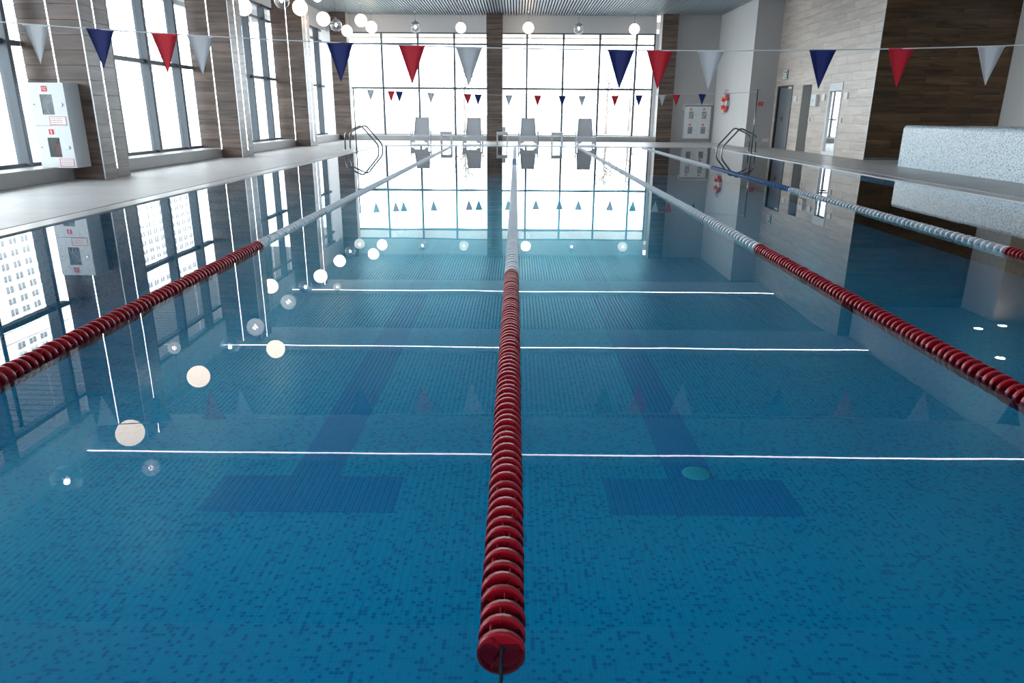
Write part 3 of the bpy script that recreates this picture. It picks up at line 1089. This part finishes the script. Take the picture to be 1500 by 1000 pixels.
def float_mb(y=0.0, x=0.0, z=0.0, rot=0.0, m=None, rw=0.0088):
    """wave-breaking float: rim band, web and three curved vanes round a hub (axis along Y)"""
    m = m or MB()
    b = len(m.v)
    seg = 20
    rings = [(FR, -rw), (FR, rw), (FR - 0.004, rw), (FR - 0.004, 0.010), (0.009, 0.016), (0.009, 0.008), (FR - 0.004, 0.006), (FR - 0.004, -rw)]
    for rr, yy in rings:
        for k in range(seg):
            t = 2 * math.pi * k / seg + rot
            m.v.append((x + rr * math.cos(t), y + yy, z + rr * math.sin(t)))
    for i in range(len(rings)):
        j = (i + 1) % len(rings)
        for k in range(seg):
            k2 = (k + 1) % seg
            m.face([b + i * seg + k, b + j * seg + k, b + j * seg + k2, b + i * seg + k2], i == 0)
    for v in range(3):
        t = rot + math.pi / 2 + 0.35 + v * 2 * math.pi / 3
        c = len(m.v)
        row = []
        for rr, dt in ((0.008, 0.0), (0.025, 0.05), (0.0435, 0.14)):
            for yy in (-0.0075, 0.034):
                for w in (-0.0011, 0.0011):
                    ct, st = math.cos(t + dt), math.sin(t + dt)
                    m.v.append((x + rr * ct - w * st, y + yy, z + rr * st + w * ct))
        for s_ in range(2):
            o = c + s_ * 4
            for q in ((0, 2, 6, 4), (1, 5, 7, 3), (0, 4, 5, 1), (2, 3, 7, 6)):
                m.face([o + q_ for q_ in q])
        m.face([c + 8, c + 9, c + 11, c + 10])
    return m


FLOAT = {c: float_mb(rw=0.0088 if c == 'red' else 0.0105).mesh('float_' + c, 'float_' + c) for c in ('red', 'white', 'blue')}


def lane_rope(x0, x1, y0, y_vis, bands, label):
    """x0/x1 at the near and far end; bands = [(y_end, colour)...]"""
    t = thing('lane_rope', label, 'lane rope', (x0, PY0, -0.012), group='lane ropes stretched along the pool')
    L = PY1 - PY0
    zr = 0.018

    def xat(y):
        return (x1 - x0) * (y - PY0) / L
    MB().tube([(0, 0.0, 0.0), ((x1 - x0), L, 0.0)], 0.0035, 6).build('cable', 'cable_dark', t)
    stuff = {}
    y = y0
    k = 0
    nvis = 0
    while y < PY1 - 0.25:
        c = next(cc for ye, cc in bands if y <= ye)
        rot = 2 * math.pi * random.random()
        if y >= y_vis and nvis < 300:
            o = link('float', FLOAT[c], t, (xat(y) + random.uniform(-.0015, .0015), y - PY0 + random.uniform(-.003, .003), random.uniform(-.002, .002)))
            o.rotation_euler = (random.uniform(-.05, .05), rot, random.uniform(-.05, .05))
            nvis += 1
        else:
            float_mb(y - PY0, xat(y), 0.0, rot, stuff.setdefault(c, MB()), 0.0088 if c == 'red' else 0.0105)
        y += PITCH[c]
        k += 1
    for c, m in stuff.items():
        tag(m.build('float_row', 'float_' + c, t), kind='stuff')
    MB().tube([(xat(PY1 - 0.25), PY1 - PY0 - 0.25, 0), (xat(PY1), L - 0.02, 0.005)], 0.012, 8).build('end_clip', 'chrome', t)
    return t


lane_rope(-0.020, -0.045, 1.155, 1.0, [(4.6, 'red'), (14.5, 'white'), (16.6, 'blue'), (99, 'white')], 'red then white float rope running down the middle between the T marks')
lane_rope(-2.02, -2.04, 0.7, 2.55, [(5.55, 'red'), (99, 'white')], 'red then white float rope nearest the window side deck')
lane_rope(1.917, 1.94, 0.7, 2.5, [(5.6, 'red'), (99, 'white')], 'red then white float rope right of the floor drain')
lane_rope(3.83, 3.95, 0.7, 5.2, [(5.55, 'red'), (10.33, 'white'), (14.6, 'blue'), (99, 'white')], 'red, white and blue float rope nearest the mosaic basin')

# ------------------------------------------------------------------ pennant lines and their poles


def pennant_mesh(w, h, mat):
    m = MB()
    n = 6
    b = len(m.v)
    for side in (-1, 1):
        for i in range(n + 1):
            t = i / n
            for s_ in (-1, -0.33, 0.33, 1):
                hw = w / 2 * (1 - t)
                m.v.append((s_ * hw, side * 0.0012 + 0.006 * math.sin(3.0 * t) * (1 - s_ * s_ * 0.5), -t * h))
    st = 4 * (n + 1)
    for side in range(2):
        for i in range(n):
            for k in range(3):
                q = [b + side * st + i * 4 + k, b + side * st + i * 4 + k + 1, b + side * st + (i + 1) * 4 + k + 1, b + side * st + (i + 1) * 4 + k]
                m.face(q[::-1] if side == 0 else q, True)
    for i in range(n):
        for k in (0, 3):
            m.face([b + i * 4 + k, b + (i + 1) * 4 + k, b + st + (i + 1) * 4 + k, b + st + i * 4 + k])
    m.box(-w / 2 - 0.002, w / 2 + 0.002, -0.004, 0.004, -0.006, 0.006)
    return m.mesh('pennant_' + mat, mat)


PEN = {c: pennant_mesh(0.192, 0.268, 'flag_' + c) for c in ('white', 'red', 'blue')}


def pennant_line(label, y, xa, xb, zf, flags, ends=None):
    t = thing('pennant_line', label, 'pennants', (0, y, 0))
    pts = [(xa + (xb - xa) * i / 40, 0, zf(xa + (xb - xa) * i / 40)) for i in range(41)]
    if ends:
        pts = [ends[0]] + pts + [ends[1]]
    MB().tube(pts, 0.0045, 6).build('cord', 'cord_white', t)
    for x, c in flags:
        o = link('pennant', PEN[c], t, (x, 0, zf(x) - 0.004))
        o['label'] = {'white': 'white', 'red': 'red', 'blue': 'navy blue'}[c] + ' triangular pennant'
        sl = (zf(x + 0.1) - zf(x - 0.1)) / 0.2
        o.rotation_euler = (0, -math.atan(sl), random.uniform(-0.08, 0.08))
    return t


YN, YF2 = 5.655, 19.2


def zn(x):
    return 1.448 + 0.0072 * (x - 1.0) ** 2


def zf_(x):
    return 1.435 + 0.0048 * (x - 1.0) ** 2


near_fl = [(-3.525, 'white'), (-3.06, 'blue'), (-2.59, 'red'), (-2.33, 'white'), (-1.305, 'blue'), (-0.775, 'red'), (-0.355, 'white'), (0.765, 'blue'), (1.05, 'red'),
           (1.425, 'white'), (2.245, 'blue'), (2.82, 'red'), (3.475, 'white'), (4.25, 'blue'), (4.95, 'red')]
pennant_line('near line of red, white and navy pennants strung above the floor drain', YN, -4.14, 6.2, zn, near_fl, ((-4.2575, 0, 1.56), (6.2675, 0, 1.56)))
far_fl = [(-3.721, 'white'), (-3.198, 'red'), (-2.989, 'blue'), (-2.187, 'white'), (-1.246, 'red'), (-0.985, 'blue'), (-0.2, 'white'), (0.532, 'red'),
          (1.159, 'blue'), (1.664, 'white'), (2.501, 'red'), (3.111, 'blue'), (3.703, 'white'), (4.06, 'red'), (4.714, 'blue')]
pennant_line('far line of small-looking pennants strung in front of the loungers', YF2, -4.05, 6.0, zf_, far_fl,
             ((-4.236, 0.385, 1.585), (6.176, 0.235, 1.585)))


def pole(x, y, label):
    t = thing('pennant_pole', label, 'pole', (x, y, DECK), group='pennant line poles')
    MB().tube([(0, 0, 0), (0, 0, 1.60)], 0.017, 10).build('shaft', 'rail_steel', t)
    MB().lathe([(0.055, -0.003), (0.055, 0.008), (0.026, 0.012), (0.022, 0.05), (0.017, 0.05)], 16).build('socket', 'chrome', t)
    MB().tube([(0, 0, 1.60), (0, 0, 1.612)], 0.022, 10).build('cap', 'steel_dark', t)


pole(-4.28, YN, 'steel pole holding the window-side end of the near pennant line')
pole(6.29, YN, 'steel pole holding the basin-side end of the near pennant line')
pole(-4.25, YF2 + 0.4, 'steel pole by the window-side ladder holding the far pennant line')
pole(6.19, YF2 + 0.25, 'steel pole by the door-side ladder holding the far pennant line')

# ------------------------------------------------------------------ pool ladders


def arc_pts(pts, r=0.09, n=4):
    """round the corners of a polyline"""
    pts = [Vector(p) for p in pts]
    out = [pts[0]]
    for a, b, c in zip(pts[:-2], pts[1:-1], pts[2:]):
        u, v = (a - b), (c - b)
        d = min(r, u.length / 2.2, v.length / 2.2)
        p, q = b + u.normalized() * d, b + v.normalized() * d
        for k in range(n + 1):
            t = k / n
            out.append(p * (1 - t) ** 2 + b * 2 * t * (1 - t) + q * t * t)
    out.append(pts[-1])
    return out


def ladder(x, side, ys, label):
    t = thing('pool_ladder', label, 'ladder', (x, ys[0], 0), group='pool ladders')
    for yy in ys:
        dy = yy - ys[0]
        pts = arc_pts([(-0.46 * side, dy, DECK), (-0.45 * side, dy, 0.46), (0.0, dy, 0.665), (0.45 * side, dy, 0.15), (0.46 * side, dy, -0.12), (0.14 * side, dy, -0.42), (0.12 * side, dy, -0.82)])
        h = MB().tube(pts, 0.021, 10).build('handrail', 'rail_steel', t)
        MB().lathe([(0.05, 0), (0.05, 0.008), (0.024, 0.012)], 14).build('flange', 'chrome', h, (-0.46 * side, dy, DECK))
    for z in (-0.3, -0.55, -0.8):
        xx = 0.26 * side if z > -0.4 else 0.13 * side
        MB().rbox(xx - 0.04, xx + 0.04, 0, ys[1] - ys[0], z - 0.012, z + 0.012, 0.004).build('tread', 'steel_dark', t)


ladder(-4.24, 1, (20.25, 20.85), 'bent steel pool ladder rails on the window side')
ladder(6.09, -1, (20.25, 20.80), 'bent steel pool ladder rails on the door side')

# ------------------------------------------------------------------ loungers and side tables on the far deck


def make_lounger():
    t = thing('lounger', '', 'lounger')
    # local: foot end towards -Y, back towards +Y; origin at the deck below the middle of the foot end
    seat = MB()
    w = 0.29
    path = [(0.0, 0.24), (0.5, 0.28), (1.15, 0.27)]
    for (y0, z0), (y1, z1) in zip(path[:-1], path[1:]):
        b = len(seat.v)
        seat.v += [(-w, y0, z0), (w, y0, z0), (w, y1, z1), (-w, y1, z1), (-w, y0, z0 - 0.02), (w, y0, z0 - 0.02), (w, y1, z1 - 0.02), (-w, y1, z1 - 0.02)]
        for q in ((0, 1, 2, 3), (7, 6, 5, 4), (0, 4, 5, 1), (2, 6, 7, 3), (1, 5, 6, 2), (3, 7, 4, 0)):
            seat.face([b + i for i in q])
    seat.build('seat_sling', 'sling_grey', t)
    fl_ = MB()
    fl_.prism([(-0.30, 0.225), (0.30, 0.225), (0.29, 0.06), (0.20, 0.06), (0.15, 0.125), (-0.15, 0.125), (-0.20, 0.06), (-0.29, 0.06)], -0.03, 0.0)
    fl_.build('foot_apron', 'sling_grey', t)
    bk = MB()
    b = len(bk.v)
    y0, z0, y1, z1, w0_, w1_ = 1.16, 0.27, 1.46, 0.83, 0.255, 0.215
    bk.v += [(-w0_, y0, z0), (w0_, y0, z0), (w1_, y1, z1), (-w1_, y1, z1), (-w0_, y0 + 0.025, z0 - 0.012), (w0_, y0 + 0.025, z0 - 0.012), (w1_, y1 + 0.025, z1 - 0.012), (-w1_, y1 + 0.025, z1 - 0.012)]
    for q in ((0, 1, 2, 3), (7, 6, 5, 4), (0, 4, 5, 1), (2, 6, 7, 3), (1, 5, 6, 2), (3, 7, 4, 0)):
        bk.face([b + i for i in q])
    bo = bk.build('backrest', 'sling_grey', t)
    MB().tube([(-w0_, y0, z0), (-w1_, y1, z1), (w1_, y1, z1), (w0_, y0, z0)], 0.014, 8).build('back_frame', 'steel_dark', bo)
    for s_ in (-1, 1):
        MB().tube([(s_ * w, -0.01, 0.235), (s_ * w, 0.5, 0.275), (s_ * w, 1.5, 0.26)], 0.018, 8).build('side_rail', 'lounger_frame', t)
        MB().tube([(s_ * 0.27, 0.04, 0.235), (s_ * 0.285, 0.02, 0.0)], 0.017, 8).build('leg', 'lounger_frame', t)
        MB().tube([(s_ * 0.27, 1.40, 0.26), (s_ * 0.285, 1.45, 0.0)], 0.017, 8).build('leg', 'lounger_frame', t)
        MB().tube(arc_pts([(s_ * 0.33, 0.62, 0.0), (s_ * 0.33, 0.60, 0.40), (s_ * 0.33, 1.12, 0.42), (s_ * 0.30, 1.20, 0.28)], 0.06), 0.016, 8).build('armrest', 'lounger_frame', t)
    return t


L0 = make_lounger()
lounge = [(-3.17, 24.15, 0.05, 'grey sling lounger on the far deck closest to the window-side ladder'),
          (-1.46, 24.15, 0.0, 'grey sling lounger on the far deck just left of the middle pillar'),
          (0.40, 24.15, 0.0, 'grey sling lounger on the far deck right of the white box table'),
          (2.29, 24.15, -0.04, 'grey sling lounger on the far deck closest to the grey end wall')]
for i, (x, y, rz, lab) in enumerate(lounge):
    o = L0 if i == 0 else copy_tree(L0)
    o.location = (x, y, DECK)
    o.rotation_euler.z = rz
    tag(o, lab, 'lounger', 'sling loungers on the far deck')


def make_table():
    t = thing('side_table', '', 'table')
    MB().rbox(-0.19, 0.19, -0.19, 0.19, 0.36, 0.40, 0.006).build('table_top', 'lounger_frame', t)
    ap = MB()
    for s_ in (-1, 1):
        ap.box(-0.16, 0.16, s_ * 0.165 - 0.01, s_ * 0.165 + 0.01, 0.31, 0.36)
        ap.box(s_ * 0.165 - 0.01, s_ * 0.165 + 0.01, -0.15, 0.15, 0.31, 0.36)
    ap.build('apron', 'lounger_frame', t)
    for sx in (-1, 1):
        for sy in (-1, 1):
            MB().rbox(sx * 0.165 - 0.018, sx * 0.165 + 0.018, sy * 0.165 - 0.018, sy * 0.165 + 0.018, 0, 0.36, 0.003).build('leg', 'lounger_frame', t)
    return t


T0 = make_table()
for i, (x, y, lab) in enumerate(((-2.315, 24.5, 'small square grey side table between the two loungers left of the middle pillar'),
                                 (-0.47, 24.5, 'small square side table in front of the middle pillar with a white box on it'),
                                 (1.34, 24.5, 'small square grey side table between the two loungers right of the middle pillar'))):
    o = T0 if i == 0 else copy_tree(T0)
    o.location = (x, y, DECK)
    tag(o, lab, 'table', 'side tables between the loungers')
bx_ = thing('tissue_box', 'small white box standing on the side table by the middle pillar', 'box', (-0.41, 24.47, DECK + 0.40))
MB().rbox(-0.055, 0.055, -0.05, 0.05, 0, 0.16, 0.006).build('carton', 'white_plastic', bx_)
MB().rbox(-0.035, 0.045, -0.053, -0.049, 0.03, 0.13, 0.001).build('printed_panel', 'sling_grey', bx_)

# ------------------------------------------------------------------ pendant globes


def sphere_prof(r, a0=-90, a1=90, n=16):
    return [(max(1e-4, r * math.cos(math.radians(a0 + (a1 - a0) * k / n))), r * math.sin(math.radians(a0 + (a1 - a0) * k / n))) for k in range(n + 1)]


GM = {}


def globe(kind, x, y, z, r, label, group):
    t = thing({'opal': 'opal_globe_pendant', 'clear': 'clear_globe_pendant', 'pearl': 'perforated_globe_pendant'}[kind], label, 'pendant lamp', (x, y, z), group=group)
    k = (kind, r)
    if k not in GM:
        if kind == 'opal':
            GM[k] = [('shade', MB().lathe(sphere_prof(r), 32).mesh('shade', 'opal_light'))]
        elif kind == 'clear':
            GM[k] = [('shade', MB().lathe(sphere_prof(r, -90, 25), 32).mesh('shade', 'globe_glass')),
                     ('mirrored_top', MB().lathe(sphere_prof(r, 25, 90, 8), 32).mesh('mirrored_top', 'chrome')),
                     ('bulb', MB().lathe([(q[0], q[1] + 0.02) for q in sphere_prof(r * 0.2)], 16).mesh('bulb', 'bulb_light')),
                     ('lamp_holder', MB().lathe([(0.02, r * 0.2), (0.02, r - 0.005)], 10).mesh('lamp_holder', 'chrome'))]
        else:
            GM[k] = [('shade', MB().lathe(sphere_prof(r), 32).mesh('shade', 'perforated_shell')),
                     ('bulb', MB().lathe(sphere_prof(r * 0.3), 16).mesh('bulb', 'bulb_light'))]
    for nm, me in GM[k]:
        link(nm, me, t)
    MB().lathe([(0.03, r - 0.006), (0.028, r + 0.03), (0.006, r + 0.045)], 12).build('cap', 'chrome', t)
    top = HC - z
    for a, b in beam_y:
        if a - 0.02 < y < b:
            top = H - z
    MB().tube([(0, 0, r + 0.03), (0, 0, top)], 0.0035, 5).build('cord', 'cable_dark', t)
    MB().lathe([(0.05, top), (0.05, top - 0.02), (0.01, top - 0.025)], 14).build('ceiling_rose', 'chrome', t)


GLOBES = [
    ('opal', -6.33, 17.98, 3.30, .19, 'white opal globe pendant tucked behind the second brown pillar'),
    ('clear', -5.81, 19.24, 3.61, .185, 'clear globe pendant with mirrored top between the second and third pillars'),
    ('opal', -5.79, 20.75, 3.64, .196, 'white opal globe pendant in front of the third brown pillar'),
    ('pearl', -5.11, 19.95, 3.78, .115, 'small perforated globe pendant high up on the pool side before the third pillar'),
    ('opal', -5.72, 22.87, 3.61, .196, 'white opal globe pendant just past the third brown pillar'),
    ('clear', -5.80, 24.76, 3.65, .19, 'clear globe pendant with mirrored top overlapping the corner pillar'),
    ('pearl', -5.74, 26.04, 3.61, .188, 'large perforated globe pendant beside the corner pillar'),
    ('opal', -5.13, 25.45, 3.87, .196, 'white opal globe pendant over the deck between the corner pillar and the far window row'),
    ('clear', -5.53, 7.84, 3.36, .19, 'clear globe pendant mirrored in the water outside the end of the longest light strip'),
    ('pearl', -5.09, 8.96, 3.77, .115, 'small perforated globe pendant mirrored in the water next to the longest light strip'),
    ('opal', -5.62, 9.50, 3.49, .195, 'opal globe pendant mirrored in the water below the light strip of the cabinet pillar'),
    ('opal', -5.64, 11.90, 3.51, .195, 'opal globe pendant mirrored in the water just past the cabinet pillar'),
    ('pearl', -6.37, 12.63, 3.22, .115, 'small perforated globe pendant mirrored against the side window past the cabinet pillar'),
    ('clear', -5.87, 13.93, 3.61, .19, 'clear globe pendant mirrored across the end of the second light strip'),
    ('opal', -5.25, 14.84, 3.96, .195, 'opal globe pendant mirrored across the second light strip'),
    ('pearl', -5.87, 15.43, 3.64, .19, 'large perforated globe pendant mirrored against the second brown pillar'),
    ('pearl', -5.73, 17.45, 3.58, .19, 'large perforated globe pendant mirrored just past the second brown pillar'),
    ('opal', -5.14, 27.27, 3.86, .196, 'white opal globe pendant at the far window header closest to the corner pillar'),
    ('clear', -3.62, 27.50, 3.90, .187, 'clear globe pendant with mirrored top at the far window between opal and perforated globes'),
    ('pearl', -1.98, 27.17, 3.85, .184, 'large perforated globe pendant at the far window just before the middle pillar'),
    ('opal', 0.39, 27.28, 3.87, .192, 'white opal globe pendant at the far window just past the middle pillar'),
    ('clear', 2.15, 27.13, 3.84, .182, 'clear globe pendant with mirrored top at the far window nearer the grey end wall'),
    ('pearl', 4.13, 27.35, 3.86, .188, 'large perforated globe pendant at the far window beside the end pillar by the grey wall')]
for kind, x, y, z, r, lab in GLOBES:
    globe(kind, x, y, z, r, lab, 'globe pendants hanging from the hall ceiling')

# ------------------------------------------------------------------ outside: ground, canopies, building, trees
g = MB()
g.box(-400, -7.6, -200, 500, -0.5, -0.3)
g.box(-7.6, 300, YW + 0.3, 500, -0.5, -0.3)
struct('ground_outside', 'bright paved ground outside the windows', mesh=g.mesh('ground_outside', 'outside_ground'))
cn = thing('side_canopy', 'grey slatted canopy projecting outside the side windows', 'canopy', (-7.62, 10, 4.0))
box(-2.3, 0, -14, 18, 0.12, 0.3).build('canopy_deck', 'canopy_grey', cn)
yy = -14.0
sl = box(-2.3, 0, 0, 0.19, 0, 0.05).mesh('canopy_slat', 'canopy_grey')
while yy < 17.8:
    link('slat', sl, cn, (0, yy, 0.05))
    yy += 0.24
box(-2.42, -2.3, -14, 18, -0.05, 0.32).build('edge_beam', 'canopy_grey', cn)
cn = thing('far_canopy', 'cream soffit canopy projecting outside the far window', 'canopy', (0, YW + 0.3, 4.0))
box(-9, 8, 0, 3.3, 0.0, 0.25).build('soffit', 'canopy_cream', cn)
box(-9, 8, 3.3, 3.42, -0.06, 0.27).build('edge_beam', 'canopy_cream', cn)

bl = thing('office_building', 'tall white building with a grid of square windows seen outside', 'building', (-120, 210, -0.3))
MB().rbox(-14, 0, -70, 75, 0, 58, 0.2).build('wall', 'building_white', bl)
box(-14.2, 0.5, -70.3, 75.3, 58, 58.8).build('parapet', 'building_white', bl)
for z in (49.6, 52.6):
    box(-0.01, 0.35, -70, 75, z, z + 0.3).build('cornice', 'building_white', bl)
bwm = MB()
bwm.box(-0.05, 0.06, -1.35, 1.35, -0.8, 0.8)
bwm_ = bwm.mesh('window', 'building_glass')
fwm = MB()
for a in ((-1.5, -1.35, -0.95, 0.95), (1.35, 1.5, -0.95, 0.95), (-1.35, 1.35, 0.8, 0.95), (-1.35, 1.35, -0.95, -0.8), (-0.06, 0.06, -0.8, 0.8)):
    fwm.box(0.0, 0.3, *a)
fwm_ = fwm.mesh('window_surround', 'building_white')
for cy in [-46 + 4.2 * k for k in range(4)] + [18 + 4.2 * k for k in range(11)]:
    for rz_ in range(17):
        z = 12.5 + 2.75 * rz_
        if z > 49 and z < 53:
            continue
        w = link('window', bwm_, bl, (0, cy, z))
        link('surround', fwm_, w)


def bare_tree(x, y, h, label, seed):
    rnd = random.Random(seed)
    t = thing('bare_tree', label, 'tree', (x, y, -0.3), group='bare trees outside the far window')
    MB().tube([(0, 0, 0), (0.05, 0.02, h * 0.3), (0.0, 0.05, h * 0.65), (0.05, 0, h)], [0.11, 0.09, 0.05, 0.015], 8).build('trunk', 'bark', t)
    br = MB()
    for k in range(34):
        z0 = h * rnd.uniform(0.25, 0.95)
        a = rnd.uniform(0, 6.28)
        ln = (h - z0) * 0.45 + 0.5
        p0 = Vector((0.02, 0.02, z0))
        p1 = p0 + Vector((math.cos(a) * ln * .5, math.sin(a) * ln * .5, ln * .35))
        p2 = p1 + Vector((math.cos(a + .3) * ln * .5, math.sin(a + .3) * ln * .5, ln * .45))
        br.tube([p0, p1, p2], [0.03, 0.018, 0.006], 5)
        for j in range(4):
            q0 = p0.lerp(p1, rnd.random()) if j < 2 else p1.lerp(p2, rnd.random())
            b2 = a + rnd.uniform(-1.2, 1.2)
            br.tube([q0, q0 + Vector((math.cos(b2), math.sin(b2), rnd.uniform(.2, 1))) * ln * .35], [0.01, 0.004], 4)
    br.build('branches', 'bark', t)


bare_tree(-3.6, 52, 4.2, 'bare branching tree outside left of the middle pillar', 3)
bare_tree(9.0, 60, 5.5, 'bare branching tree outside beyond the lounger by the grey end wall', 5)
bare_tree(6.0, 50, 4.0, 'slim bare tree outside between the window bars near the far right', 8)
